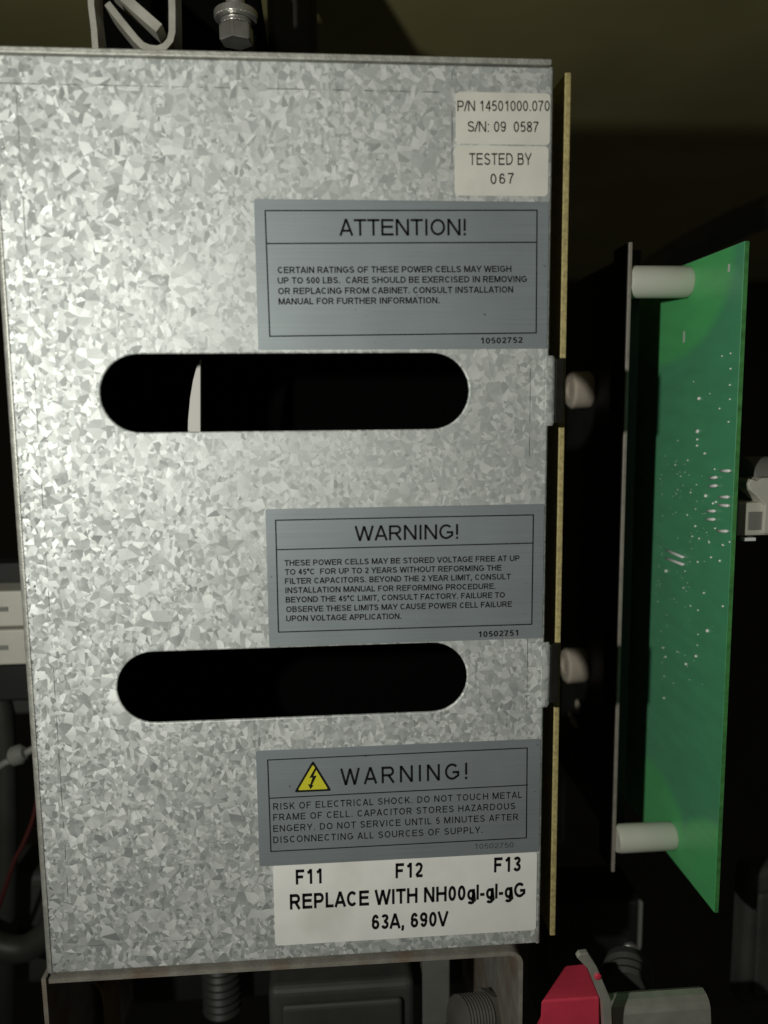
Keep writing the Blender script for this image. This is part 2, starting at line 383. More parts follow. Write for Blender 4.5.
# ------------------------------------------------------------------ lettering: font outlines fitted between two pixel points on the panel face
ADV = dict(zip('ABCDEFGHIJKLMNOPQRSTUVWXYZ', (.93, .93, 1.0, 1.0, .93, .85, 1.09, 1.0, .39, .7, .93, .78, 1.16, 1.0, 1.09, .93, 1.09, 1.0, .93, .85, 1.0, .93, 1.32, .93, .93, .85)))
ADV.update({c: .776 for c in '0123456789g'})
ADV.update({'.': .39, ',': .39, ' ': .39, ':': .39, '!': .39, '/': .39, '-': .465, 'l': .31, '\u00b0': .50})
def glyph(ch, t):
    """centre lines of a plain grotesque letter, cap height 1, stroke t"""
    w = ADV[ch]; sb = .07 if w > .5 else .04
    h = t/2; Lx, Rx, Bo, To = sb+h, w-sb-h, h, 1-h; cx = w/2; mid = .53
    def A(x, y, rx, ry, a0, a1, n=14):
        return [(x+rx*math.cos(math.radians(a0+(a1-a0)*i/n)), y+ry*math.sin(math.radians(a0+(a1-a0)*i/n))) for i in range(n+1)]
    def bowl(y0, y1, xr):
        ry = (y1-y0)/2; rx = min(ry, xr-Lx-.02)
        return [(Lx, y1), (xr-rx, y1)] + A(xr-rx, (y0+y1)/2, rx, ry, 90, -90)[1:] + [(Lx, y0)]
    rx, ry = (Rx-Lx)/2, (To-Bo)/2
    stem = lambda x: [(x, 0), (x, 1)]
    e = .045
    if ch == 'A': return [[(sb-.03+e, 0), (cx, 1-.0), (w-sb+.03-e, 0)], [(sb+.19, .30), (w-sb-.19, .30)]]
    if ch == 'B': return [stem(Lx), bowl(mid, To, Rx-.05), bowl(Bo, mid, Rx)]
    if ch == 'C': return [A(cx, .5, rx, ry, 42, 318, 22)]
    if ch == 'D': return [stem(Lx), bowl(Bo, To, Rx)]
    if ch == 'E': return [stem(Lx), [(Lx, To), (w-sb, To)], [(Lx, mid), (w-sb-.05, mid)], [(Lx, Bo), (w-sb, Bo)]]
    if ch == 'F': return [stem(Lx), [(Lx, To), (w-sb, To)], [(Lx, mid-.03), (w-sb-.1, mid-.03)]]
    if ch == 'G': return [A(cx, .5, rx, ry, 45, 322, 22) + [(Rx, .20), (Rx, .46)], [(cx+.03, .46), (Rx+h, .46)]]
    if ch == 'H': return [stem(Lx), stem(Rx), [(Lx, mid), (Rx, mid)]]
    if ch == 'I': return [stem(cx)]
    if ch == 'l': return [stem(cx)]
    if ch == 'J': return [[(Rx, 1), (Rx, .28)] + A(cx, .28, rx, .28-h, 0, -180)]
    if ch == 'K': return [stem(Lx), [(Lx, .33), (w-sb-.06, 1)], [(Lx+.24, .56), (w-sb-.02, 0)]]
    if ch == 'L': return [stem(Lx), [(Lx, Bo), (w-sb, Bo)]]
    if ch == 'M': return [stem(Lx), [(Lx+.02, 1), (cx, .04), (Rx-.02, 1)], stem(Rx)]
    if ch == 'N': return [stem(Lx), [(Lx+.01, 1-.02), (Rx-.01, .02)], stem(Rx)]
    if ch == 'O': return [A(cx, .5, rx, ry, 0, 360, 28)]
    if ch == 'Q': return [A(cx, .5, rx, ry, 0, 360, 28), [(cx+.1, .25), (w-sb, -.04)]]
    if ch == 'P': return [stem(Lx), bowl(.44, To, Rx)]
    if ch == 'R': return [stem(Lx), bowl(.47, To, Rx-.04), [(cx+.02, .47), (Rx+.01, 0)]]
    if ch == 'S':
        q = .5
        return [A(cx, .74, rx*.93, .26-h, 20, 180, 10) + [(cx-rx*.8, .62), (cx-rx*.4, .555), (cx, .515), (cx+rx*.45, .465), (cx+rx*.85, .39)] + A(cx, .28, rx, .28-h, 10, -165, 12)]
    if ch == 'T': return [stem(cx), [(sb-.04, To), (w-sb+.04, To)]]
    if ch == 'U': return [[(Lx, 1), (Lx, .36)] + A(cx, .36, rx, .36-h, 180, 360) + [(Rx, .36), (Rx, 1)]]
    if ch == 'V': return [[(sb-.03+e, 1), (cx, 0), (w-sb+.03-e, 1)]]
    if ch == 'W': return [[(sb-.03+e, 1), (w*.28, .0), (cx, .97), (w*.72, .0), (w-sb+.03-e, 1)]]
    if ch == 'X': return [[(sb, 0), (w-sb, 1)], [(sb, 1), (w-sb, 0)]]
    if ch == 'Y': return [[(sb, 1), (cx, .42), (w-sb, 1)], [(cx, 0), (cx, .45)]]
    if ch == 'Z': return [[(sb, To), (Rx, To), (Lx, Bo), (w-sb, Bo)]]
    if ch == '0': return [A(cx, .5, rx, ry, 0, 360, 26)]
    if ch == '1': return [[(cx+.09, 0), (cx+.09, 1)], [(cx+.07, .96), (cx-.02, .83), (cx-.19, .74)]]
    if ch == '2': return [A(cx, .72, rx, .28-h, 170, -20, 14) + [(cx+.12, .45), (cx-.12, .25), (Lx+.01, Bo), (w-sb, Bo)]]
    if ch == '3': return [A(cx, .75, rx*.93, .25-h, 165, -80, 14), A(cx, .29, rx, .29-h, 90, -165, 14), [(cx-.08, mid), (cx+.05, mid)]]
    if ch == '4': return [[(Rx-.1, 0), (Rx-.1, 1)], [(Rx-.1, .97), (Lx-.02, .30), (w-sb+.03, .30)]]
    if ch == '5': return [[(Rx, To), (Lx+.1, To), (Lx+.03, .48)] + A(cx, .33, rx, .33-h, 128, -142, 18)]
    if ch == '6': return [A(cx, .32, rx, .32-h, 0, 360, 20), A(cx, .5, rx, ry, 180, 35, 14)[0:] ]
    if ch == '7': return [[(sb, To), (Rx+.02, To), (cx+.05, .6), (cx-.07, .3), (cx-.12, 0)]]
    if ch == '8': return [A(cx, .76, rx*.9, .24-h, 0, 360, 20), A(cx, .28, rx, .28-h, 0, 360, 20)]
    if ch == '9': return [A(cx, .68, rx, .32-h, 0, 360, 20), A(cx, .5, rx, ry, 0, -145, 14)]
    if ch == 'g': return [A(cx, .36, rx, .37-h, 0, 360, 20), [(Rx, .73), (Rx, -.06)] + A(cx, -.06, rx, .23-h, 0, -160, 12)]
    if ch == '.': return [[(cx, 0), (cx, t*1.05)]]
    if ch == ',': return [[(cx, t), (cx, 0), (cx-.06, -.16)]]
    if ch == ':': return [[(cx, 0), (cx, t*1.05)], [(cx, .62), (cx, .62+t*1.05)]]
    if ch == '!': return [[(cx, 0), (cx, t*1.05)], [(cx, .27), (cx, 1)]]
    if ch == '/': return [[(.0, 0), (w, 1)]]
    if ch == '-': return [[(.05, .33), (w-.05, .33)]]
    if ch == '\u00b0': return [A(cx, .83, .13, .15, 0, 360, 14)]
    return []
def text_mesh(body, t=.13, space=0.0):
    vs, fs = [], []; x = 0.0
    def split(pl):
        out, cur = [], [pl[0]]
        for i in range(1, len(pl)):
            cur.append(pl[i])
            if i < len(pl)-1:
                ax, ay = pl[i][0]-pl[i-1][0], pl[i][1]-pl[i-1][1]; bx, by = pl[i+1][0]-pl[i][0], pl[i+1][1]-pl[i][1]
                if (ax*bx+ay*by) < .35*math.hypot(ax, ay)*math.hypot(bx, by): out.append(cur); cur = [pl[i]]
        return out+[cur]
    for ch in body:
        for pl in [q for p in glyph(ch, t) for q in split(p)]:
            n = len(pl); closed = n > 4 and abs(pl[0][0]-pl[-1][0])+abs(pl[0][1]-pl[-1][1]) < 1e-6
            base = len(vs)
            for i, (px_, py_) in enumerate(pl):
                a = pl[i-1] if i else (pl[-2] if closed else None); c = pl[i+1] if i < n-1 else (pl[1] if closed else None)
                def nrm(p, q):
                    dx, dy = q[0]-p[0], q[1]-p[1]; m_ = math.hypot(dx, dy) or 1; return (-dy/m_, dx/m_)
                n1 = nrm(a, (px_, py_)) if a else None; n2 = nrm((px_, py_), c) if c else None
                if n1 and n2:
                    sx_, sy_ = n1[0]+n2[0], n1[1]+n2[1]; m_ = max(sx_*sx_+sy_*sy_, .55); k = t/m_
                    o = (sx_*k, sy_*k)
                else:
                    q = n1 or n2; o = (q[0]*t/2, q[1]*t/2)
                vs.append((x+px_+o[0], py_+o[1], 0)); vs.append((x+px_-o[0], py_-o[1], 0))
            for i in range(n-1): fs.append((base+2*i, base+2*i+1, base+2*i+3, base+2*i+2))
        x += ADV[ch] + space
    me = bpy.data.meshes.new('lettering'); me.from_pydata(vs, [], fs); me.update(); return me
def cap_height(): return 1.0
def lettering(body, p0, p1, cap_px, parent, m, y=-0.00030, t=.13, space=0.0):
    me = text_mesh(body, t, space)
    xs = [v.co.x for v in me.vertices]; x0, x1 = min(xs), max(xs)
    a, c = atY(*p0), atY(*p1)
    top = atY(p0[0], p0[1]-cap_px); h = top.z - a.z
    u = (c - a); sx = u.length/(x1-x0); u.normalize(); sy = h/cap_height()
    up = Vector((-u.z, 0, u.x))
    for v in me.vertices:
        q = a + u*((v.co.x-x0)*sx) + up*(v.co.y*sy); v.co = (q.x, y, q.z)
    me.update()
    bm = bmesh.new(); bm.from_mesh(me)
    bmesh.ops.recalc_face_normals(bm, faces=bm.faces)
    for fc in bm.faces:
        if fc.normal.y > 0: fc.normal_flip()
    bm.to_mesh(me); bm.free(); me.name = 'lettering'
    return link('lettering', me, m, parent)
def stroke_frame(name, pts, wid, m, parent, y=-0.00030, closed=True):
    """thin printed rule along a polyline on the panel face"""
    bm = bmesh.new(); n = len(pts); pts = [Vector((p.x, y, p.z)) for p in pts]
    segs = range(n if closed else n-1)
    if closed:
        c = sum(pts, Vector())/n
        o_ = [bm.verts.new(p) for p in pts]
        inn = []
        for i, p in enumerate(pts):
            e1 = (pts[i-1]-p).normalized(); e2 = (pts[(i+1) % n]-p).normalized(); inn.append(bm.verts.new(p+(e1+e2)*wid))
        for i in segs: bm.faces.new((o_[i], o_[(i+1) % n], inn[(i+1) % n], inn[i]))
    else:
        for i in segs:
            t = (pts[i+1]-pts[i]).normalized(); nn = Vector((-t.z, 0, t.x))*wid/2
            bm.faces.new([bm.verts.new(q) for q in (pts[i]+nn, pts[i+1]+nn, pts[i+1]-nn, pts[i]-nn)])
    for fc in bm.faces:
        fc.normal_update()
        if fc.normal.y > 0: fc.normal_flip()
    me = bpy.data.meshes.new(name); bm.to_mesh(me); bm.free()
    return link(name, me, m, parent)

W, H = 0.186, 0.3221
# ================================================================== SETTING
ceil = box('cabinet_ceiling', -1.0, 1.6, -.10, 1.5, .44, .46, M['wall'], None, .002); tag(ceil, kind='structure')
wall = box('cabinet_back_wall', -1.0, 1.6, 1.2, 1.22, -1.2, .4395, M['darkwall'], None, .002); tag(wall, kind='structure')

# ================================================================== POWER CELL ENCLOSURE
cell = thing('power_cell_enclosure', 'galvanised steel power cell cover with two handle slots and warning labels', 'enclosure')
def slot(xl, xr, zt, zb, n=20):
    rad = (zt-zb)/2; zc = (zt+zb)/2
    return arc(xr-rad, zc, rad, -90, 90, n) + arc(xl+rad, zc, rad, 90, 270, n)
RB = .0022                                    # bend radius
TH = .0015
flat_plate('front_panel', [[(RB, .0008), (W-.0004, .0008), (W-.0004, H-.0006), (RB, H-.0006)],
                           slot(.0311, .1580, .22675, .2003), slot(.0314, .1577, .1224, .0962)],
           0, TH, M['galv'], cell, .0006, 3)
def bent_flange(name, x_edge, sgn, z0, z1, depth, rad, m, x_start, zchamfer=0.0):
    cx, cy = x_edge - sgn*rad, rad
    prof = [(x_start, 0)] + [(cx + sgn*rad*math.sin(math.radians(a)), cy - rad*math.cos(math.radians(a))) for a in range(0, 91, 10)] + [(x_edge, depth)]
    inner = [(x_start, TH)] + [(cx + sgn*max(rad-TH, .0002)*math.sin(math.radians(a)), cy - max(rad-TH, .0002)*math.cos(math.radians(a))) for a in range(0, 91, 10)] + [(x_edge - sgn*TH, depth)]
    bm = bmesh.new()
    o0 = [bm.verts.new((x, y, z0 + zchamfer*(i > 4))) for i, (x, y) in enumerate(prof)]; o1 = [bm.verts.new((x, y, z1 - zchamfer*(i > 4))) for i, (x, y) in enumerate(prof)]
    i0 = [bm.verts.new((x, y, z0 + zchamfer*(i > 4))) for i, (x, y) in enumerate(inner)]; i1 = [bm.verts.new((x, y, z1 - zchamfer*(i > 4))) for i, (x, y) in enumerate(inner)]
    n = len(prof)
    for i in range(n-1):
        bm.faces.new((o0[i], o0[i+1], o1[i+1], o1[i])); bm.faces.new((i0[i], i0[i+1], i1[i+1], i1[i]))
        bm.faces.new((o0[i], o0[i+1], i0[i+1], i0[i])); bm.faces.new((o1[i], o1[i+1], i1[i+1], i1[i]))
    bm.faces.new((o0[-1], o1[-1], i1[-1], i0[-1])); bm.faces.new((o0[0], o1[0], i1[0], i0[0]))
    ob_ = from_bm(name, bm, m, cell, True)
    ob_.data.set_sharp_from_angle(angle=math.radians(40))
    return ob_
bent_flange('side_flange', -.0002, -1, .0008, H-.0006, .012, .0024, M['lip'], RB-.0004)
bent_flange('side_flange', W+.0008, 1, .0008, H-.0006, .010, .0012, M['galv'], W-.0008)
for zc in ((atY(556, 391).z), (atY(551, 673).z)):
    outline = [(W-.0009, -.0024), (W+.0010, -.0024), (W+.0022, -.0019), (W+.0026, -.0012), (W+.0022, -.0008), (W+.0006, -.0010), (W-.0009, -.0010)]
    bm = bmesh.new(); rows = []
    for z, ins in ((zc-.0122, 1), (zc-.0110, 0), (zc+.0110, 0), (zc+.0122, 1)):
        rows.append([bm.verts.new((x-(.0006 if ins and x > W+.0015 else 0), y, z)) for x, y in outline])
    for r0, r1 in zip(rows, rows[1:]):
        for k in range(len(outline)): bm.faces.new((r0[k], r0[(k+1) % len(outline)], r1[(k+1) % len(outline)], r1[k]))
    bm.faces.new(rows[0]); bm.faces.new(rows[-1])
    tb_ = from_bm('hook_tab', bm, M['galv'], cell, True); tb_.data.set_sharp_from_angle(angle=math.radians(35))
    prism('shaded_tab_return', [Vector((x, y, zc-.0112)) for x, y in ((W+.0027, -.0014), (W+.0060, -.0006), (W+.0064, .0016), (W+.0050, .0020), (W+.0027, -.0006))], .0224, M['tab_shade'], cell, .0003, 2, Vector((0, 0, 1)))  # near-black strip paints in the unlit bend of the tab
# sheared lip of the top cover
flat_plate('top_lip', [rrect(-.004, W-.0002, H-.0002, H+.0017, .0006, 3)], -.0008, .030, M['lip'], cell, .0003, 2)
# black light-absorbing sheets added behind the slots to keep them dark
prism('added_slot_dark_backing', [Vector((x, .15, z)) for x, z in ((.001, .004), (.232, .004), (.232, .318), (.001, .318))], .004, M['black'], cell)
prism('added_slot_dark_backing', [Vector((.0018, y, z)) for y, z in ((.013, .004), (.149, .004), (.149, .318), (.013, .318))], .002, M['black'], cell, axis=Vector((1, 0, 0)))
fin = [atY(x, y, .050) for x, y in ((200.5, 359), (200.5, 480), (188, 480), (187.5, 440), (188, 420), (190, 398), (193, 380), (196.5, 367))]
prism('lit_patch_fin', fin, .003, M['lit_white'], cell, .0002, 1)  # white shape cut to the outline of a torch-lit patch


# ------------------------------------------------------------------ stickers (parts of the cover) with their print (sub-parts)
def sticker(name, label, x0, x1, z0, z1, m, rad=.0006, tilt=0.0, y=-.00022, th=.0002):
    pts = rrect(x0, x1, z0, z1, rad, 4)
    cx, cz = (x0+x1)/2, (z0+z1)/2; ca, sa = math.cos(tilt), math.sin(tilt)
    pts = [(cx+(a-cx)*ca-(c-cz)*sa, cz+(a-cx)*sa+(c-cz)*ca) for a, c in pts]
    o = flat_plate(name, [pts], y, th, m, cell, .00004, 1); o['label'] = label
    return o
def sc(ox, oy, s):
    return lambda x, y: (ox + x/s, oy + y/s)
INK = M['ink']
# serial number stickers
g = sc(380, 30, 3.105)
s1 = sticker('serial_label', 'small off-white sticker with the part and serial number', .1532, .1857, .2963, .3130, M['sticker'], .0014)
s2 = sticker('tested_label', 'small off-white sticker reading tested by', .1529, .1853, .2795, .2959, M['sticker'], .0014)
lettering('P/N 14501000.070', g(240, 253), g(526, 253), 33/3.105, s1, INK, t=.135)
lettering('S/N: 09  0587', g(272, 317), g(492, 318), 33/3.105, s1, INK, t=.135)
lettering('TESTED BY', g(277, 420), g(470, 420), 37/3.105, s2, INK, t=.135, space=.06)
lettering('067', g(343, 480), g(416, 477), 33/3.105, s2, INK, t=.135, space=.16)
def notice(g, s, frame, divide, rows, par, wid=.00042):
    stroke_frame('border_rule', [atY(*g(*p)) for p in frame], wid, INK, par)
    stroke_frame('divider_rule', [atY(*g(*p)) for p in divide], wid, INK, par, y=-.00032, closed=False)
    for body, p0, p1, cap, kw in rows: lettering(body, g(*p0), g(*p1), cap/s, par, kw.pop('m', INK), **kw)
# attention label
g = sc(240, 190, 2.327)
lab = sticker('attention_label', 'grey foil attention label above the upper slot', .0849, .1857, .2280, .2777, M['foil'])
notice(g, 2.327, [(57, 47), (692, 46), (690, 334), (68, 342)], [(62, 125), (691, 122)], [
    ('ATTENTION!', (231, 107), (525, 106), 39, dict(t=.145)),
    ('CERTAIN RATINGS OF THESE POWER CELLS MAY WEIGH', (88, 194), (631, 191), 15, dict(t=.185)),
    ('UP TO 500 LBS.  CARE SHOULD BE EXERCISED IN REMOVING', (88, 218.5), (667, 214.5), 15, dict(t=.185)),
    ('OR REPLACING FROM CABINET. CONSULT INSTALLATION', (89, 243), (635, 239), 15, dict(t=.185)),
    ('MANUAL FOR FURTHER INFORMATION.', (90, 267), (464, 264), 15, dict(t=.185)),
    ('10502752', (560, 358), (657, 356), 14, dict(t=.185))], lab)
# storage warning label
g = sc(250, 490, 2.4)
lab = sticker('storage_warning_label', 'grey foil warning label about storage, above the lower slot', .0857, .1857, .1230, .1729, M['foil'])
notice(g, 2.4, [(60, 71), (681, 58), (677, 323), (67, 342)], [(62, 143), (680, 127)], [
    ('WARNING!', (251, 122), (499, 117), 36, dict(t=.145)),
    ('THESE POWER CELLS MAY BE STORED VOLTAGE FREE AT UP', (83, 182), (646, 170), 14, dict(t=.185)),
    ('TO 45\u00b0C  FOR UP TO 2 YEARS WITHOUT REFORMING THE', (84, 203.5), (603, 193), 14, dict(t=.185)),
    ('FILTER CAPACITORS. BEYOND THE 2 YEAR LIMIT, CONSULT', (84, 225.5), (625, 214), 14, dict(t=.185)),
    ('INSTALLATION MANUAL FOR REFORMING PROCEDURE.', (85, 247.5), (589, 237), 14, dict(t=.185)),
    ('BEYOND THE 45\u00b0C LIMIT, CONSULT FACTORY. FAILURE TO', (86, 270), (611, 258), 14, dict(t=.185)),
    ('OBSERVE THESE LIMITS MAY CAUSE POWER CELL FAILURE', (87, 293), (628, 280), 14, dict(t=.185)),
    ('UPON VOLTAGE APPLICATION.', (87, 315), (363, 309), 14, dict(t=.185)),
    ('10502751', (548, 353), (643, 349), 14, dict(t=.185))], lab)
# shock warning label
g = sc(240, 730, 2.4)
lab = sticker('shock_warning_label', 'grey foil warning label with yellow lightning triangle', .0797, .1857, .0389, .0841, M['foil'])
notice(g, 2.4, [(65, 70), (690, 41), (688, 259), (73, 292)], [(69, 163), (690, 131)], [
    ('WARNING!', (241, 132), (545, 117), 40, dict(t=.145, space=.20)),
    ('RISK OF ELECTRICAL SHOCK. DO NOT TOUCH METAL', (80, 191), (676, 162), 16, dict(t=.155, space=.12)),
    ('FRAME OF CELL. CAPACITOR STORES HAZARDOUS', (80, 217), (660, 189), 16, dict(t=.155, space=.12)),
    ('ENGERY. DO NOT SERVICE UNTIL 5 MINUTES AFTER', (80, 244), (667, 215), 16, dict(t=.155, space=.12)),
    ('DISCONNECTING ALL SOURCES OF SUPPLY.', (80, 271), (582, 246), 16, dict(t=.155, space=.12)),
    ('10502750', (563, 285), (656, 281), 13, dict(m=M['ink_faded']))], lab)
def face_poly(name, pts, m, par, y):
    bm = bmesh.new(); fc = bm.faces.new([bm.verts.new((p.x, y, p.z)) for p in pts]); fc.normal_update()
    if fc.normal.y > 0: fc.normal_flip()
    me = bpy.data.meshes.new(name); bm.to_mesh(me); bm.free(); return link(name, me, m, par)
A, B, Cc = (atY(*g(*p)) for p in ((175, 72), (130, 149), (220, 145)))
def round_tri(pts, k):
    out = []
    for i in range(3):
        p, a, c = pts[i], pts[i-1], pts[(i+1) % 3]
        p0, p1 = p+(a-p).normalized()*k, p+(c-p).normalized()*k
        out += [p0, p0*.25+p*.5+p1*.25, p1]
    return out
cen = (A+B+Cc)/3
face_poly('warning_triangle_rim', round_tri([A, B, Cc], .0009), INK, lab, -.00030)
face_poly('warning_triangle', round_tri([cen+(p-cen)*.80 for p in (A, B, Cc)], .0006), M['yellow'], lab, -.00036)
boltpts = [(181, 88), (166, 114), (174, 113), (168, 130), (163, 128), (169, 141), (177, 131), (173, 131), (184, 108), (176, 109), (185, 90)]
face_poly('lightning_symbol', [atY(*g(*p)) for p in boltpts], INK, lab, -.00042)
# fuse replacement sticker
lab = sticker('fuse_label', 'white sticker listing fuses to replace, lowest on the cover', .0847, .1850, .0066, .0388, M['paper'], .0012, y=-.00026)
Y2 = -.00032
for t, p0, p1, c in (('F11', (134, 370), (196, 367), 36), ('F12', (373, 355), (438, 352), 36), ('F13', (609, 341), (673, 338), 36),
                     ('REPLACE WITH NH00gl-gl-gG', (120, 430), (684, 400), 37), ('63A, 690V', (316, 478), (500, 469), 36)):
    lettering(t, g(*p0), g(*p1), c/2.4, lab, INK, y=Y2, t=.205)

# ================================================================== INSULATING BOARD (gold edge)
ib = thing('insulating_board', 'tall yellowish fibreboard on edge beside the galvanised cover', 'board')
GY = .008
t0, b0 = atY(562.5, 72, GY), atY(551.5, 936, GY)
x0, x1 = (t0.x+b0.x)/2+.0002, (t0.x+b0.x)/2+.0024
box('sheet', x0, x1, GY, .034, b0.z, t0.z, M['gold'], ib, .0004)

# ================================================================== MOUNTING PLATE
mp_ = thing('mounting_plate', 'dark steel mounting plate standing edge-on behind the two nylon spacers', 'plate')
PY, PX0, PX1 = .0583, .2370, .2387
zt, zb = atY(632, 242, PY).z, atY(616, 872, PY).z
PXS = .2475                                    # the sheet is joggled away from its front flange
box('front_flange', PX0, PX1, PY+.0012, .0745, zb, zt, M['dark'], mp_, .0003)
box('sheared_edge', PX0+.0001, PX1-.0001, PY, PY+.00115, zb, zt, M['plate'], mp_, .0002)
box('joggle', PX0, PXS+.0015, .0747, .0760, zb, zt, M['dark'], mp_, .0002)
box('sheet', PXS, PXS+.0015, .0762, .30, zb, zt, M['dark'], mp_, .0003)
for x, y in ((590, 390), (584, 665)):
    c = atX(x, y, PXS)
    cyl_profile('rubber_bumper', (PXS-.0002, c.y, c.z), (-1, 0, 0), [(0, .0090), (.001, .0096), (.0095, .0096), (.0108, .0084), (.0109, .0050), (.0100, .0046)], M['bumper'], mp_, 32)
for pts in (((569, 713), (573, 721), (577, 727)), ((577, 700), (578, 706), (579, 713))):
    tube('cable_tie_tail', [atX(x, y, PXS-.004) for x, y in pts], [.0008, .0017, .0009], M['bumper'], mp_, 10)
box('foot', .215, PXS-.0002, .16, .30, zb-.045, zb-.002, M['tray'], mp_, .003, 3)

# ================================================================== CIRCUIT BOARD
pcb = thing('circuit_board', 'green printed circuit board on white nylon spacers, solder side showing', 'circuit board')
PX = .2664
KS = (PX-CC.x)/(.283-CC.x)
def ky(v): return CC.y+KS*(v-CC.y)
def kz(v): return CC.z+KS*(v-CC.z)
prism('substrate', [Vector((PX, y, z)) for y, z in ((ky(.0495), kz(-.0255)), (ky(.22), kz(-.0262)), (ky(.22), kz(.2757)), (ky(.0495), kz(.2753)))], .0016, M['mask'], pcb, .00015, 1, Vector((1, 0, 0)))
prism('board_edge', [Vector((PX+.00012, ky(.0488), kz(z))) for z in (-.0252, .2750)] + [Vector((PX+.00012, ky(.0495)-.00005, kz(z))) for z in (.2750, -.0252)], .0014, M['pcb_edge'], pcb, 0, 1, Vector((1, 0, 0)))
for (x, y), dia in (((692, 281), .0150), ((676, 839), .0142)):
    c = atX(x, y, PX); rr = KS*dia/2; Ys = c.y + .003
    cyl_profile('spacer', (PX1+.0001, Ys, c.z), (1, 0, 0), [(0, rr*.93), (.0012, rr), (PX-PX1-.0002-.0015, rr), (PX-PX1-.0002, rr*.93)], M['nylon'], pcb, 40)
# leads and solder points, read off the picture onto the board's face
g = sc(640, 430, 6.0)
for (a, c) in (((495, 245), (548, 245)), ((430, 289), (468, 284)), ((425, 338), (468, 334)), ((487, 402), (540, 402)), ((483, 450), (540, 454)),
               ((412, 486), (458, 486)), ((408, 536), (456, 536)), ((477, 606), (533, 607)), ((165, 720), (268, 762)), ((162, 768), (268, 806))):
    p, q = atX(*g(*a), PX), atX(*g(*c), PX)
    off = Vector((-.0006, 0, 0))
    tube('solder_lead', [p+Vector((-.0001, 0, 0)), p+off, q+off*1.6, q+Vector((-.0002, 0, 0))], [.0004, .0006, .0007, .0006], M['tin'], pcb, 8)
bm = bmesh.new()
def dot(px_, py_, rad):
    c = atX(px_, py_, PX)
    bmesh.ops.create_icosphere(bm, subdivisions=1, radius=rad, matrix=Matrix.Translation((PX-rad*.25, c.y, c.z)))
seen = [(348, 10, 3), (346, 57, 2), (344, 94, 2), (390, 141, 2), (228, 64, 1), (398, 395, 3), (440, 440, 2), (458, 432, 2), (450, 235, 1.5), (334, 577, 2), (356, 651, 1.6),
        (315, 638, 1.5), (417, 673, 1.6), (497, 689, 1.6), (428, 764, 1.8), (481, 785, 2), (348, 792, 1.8), (160, 846, 3), (385, 978, 1.8), (262, 947, 1.4),
        (305, 375, 1.5), (285, 510, 1.5), (335, 475, 1.2), (340, 328, 1.2), (213, 210, 1.4), (288, 182, 1.5), (245, 278, 1.1), (452, 590, 1.6), (272, 847, 1.3)]
for a, c, s in seen: dot(*g(a, c), .00030*s)
g7 = sc(540, 560, 2.768)
for a, c, s in ((465, 196, 3), (433, 266, 2.5), (405, 288, 2.4), (455, 91, 1.6), (507, 128, 1.8), (438, 139, 1.5), (417, 127, 1.4), (341, 243, 1.6), (348, 268, 1.8), (344, 382, 1.8), (344, 322, 1.2), (438, 206, 1.2), (436, 236, 1.2), (380, 254, 1.1)):
    dot(*g7(a, c), .00030*s)
g6 = sc(540, 220, 3.013)
for a, c, s in ((481, 538, 3), (477, 636, 3), (575, 402, 1.5), (549, 410, 1.4), (575, 448, 1.6), (573, 497, 1.6), (573, 540, 1.5), (542, 568, 1.5), (569, 608, 1.6), (498, 703, 1.6), (463, 487, 1), (512, 523, 1), (572, 970, 1.5), (510, 972, 1.5), (553, 980, 1.5)):
    dot(*g6(a, c), .00030*s)
for k in range(95):
    y = random.uniform(455, 690); x = random.uniform(660 - (y-455)*.03, 722 - (y-455)*.05 if random.random() < .35 else 692)
    dot(x, y, random.uniform(.00012, .00024))
so = from_bm('solder_points', bm, M['tin'], pcb, True); tag(so, kind='stuff')
for (x, y, h) in ((684, 337, .0048), (729, 268, .0030)):
    c = atX(x, y, PX); box('silkscreen_mark', PX-.0001, PX+.0001, c.y-.0007, c.y+.0007, c.z-h/2, c.z+h/2, M['silk'], pcb, 0)
# connector on the far side of the board
Yc = ky(.058)
def cbox(name, px0, px1, py0, py1, Y, dep, m, par, bev=.0006):
    a, c = atY(px0, py0, Y), atY(px1, py1, Y)
    return box(name, a.x, c.x, Y, Y+dep, c.z, a.z, m, par, bev, 3)
con = cbox('connector', 738, 775, 503, 535, Yc, .018, M['cream'], pcb); 
cbox('contact_slot', 749, 762, 512, 530, Yc-.0006, .001, M['grey'], con, .0002)
latch = prism('latch', [atY(x, y, Yc-.002) for x, y in ((748, 484), (752, 479), (758, 481), (763, 478), (785, 477), (785, 534), (763, 534), (765, 505), (758, 497), (750, 490))], .010, M['cream'], pcb, .0005)
cyl_profile('connector_shroud', atY(754, 486, Yc+.016), (1, 0, 0), [(-.006, .0115), (-.0055, .0125), (.012, .0125)], M['grey'], pcb, 24)
cbox('jumper_pin', 743, 756, 538, 541, Yc, .003, M['tin'], pcb, .0002)

# ================================================================== LOWER CHASSIS TRAY
tr = thing('chassis_tray', 'open grey sheet-metal tray with tarnished edge under the galvanised cover', 'tray')
zt = -.0022
path = [Vector((.0005, 0, -.10)), Vector((.0003, 0, -.0060))]
sweep_sheet('side_wall', [(-.0004, .000, -.10), (-.0006, .000, -.05), (-.0010, .000, -.0012)], (0, 1, 0), .12, .0016, M['rust'], tr)
top_path = [(.0012, -.001, -.0016), (.06, -.001, -.0018), (.1745, -.001, -.0022)] + [(.1745+.0045*math.sin(math.radians(a)), -.001, -.0022-.0045+.0045*math.cos(math.radians(a))) for a in range(10, 91, 10)] + [(.1790, -.001, -.03), (.1786, -.001, -.10)]
sweep_sheet('top_plate', top_path, (0, 1, 0), .12, .0017, M['rust'], tr)
box('back_panel', .002, .176, .110, .112, -.10, -.0065, M['dark'], tr, .0003)
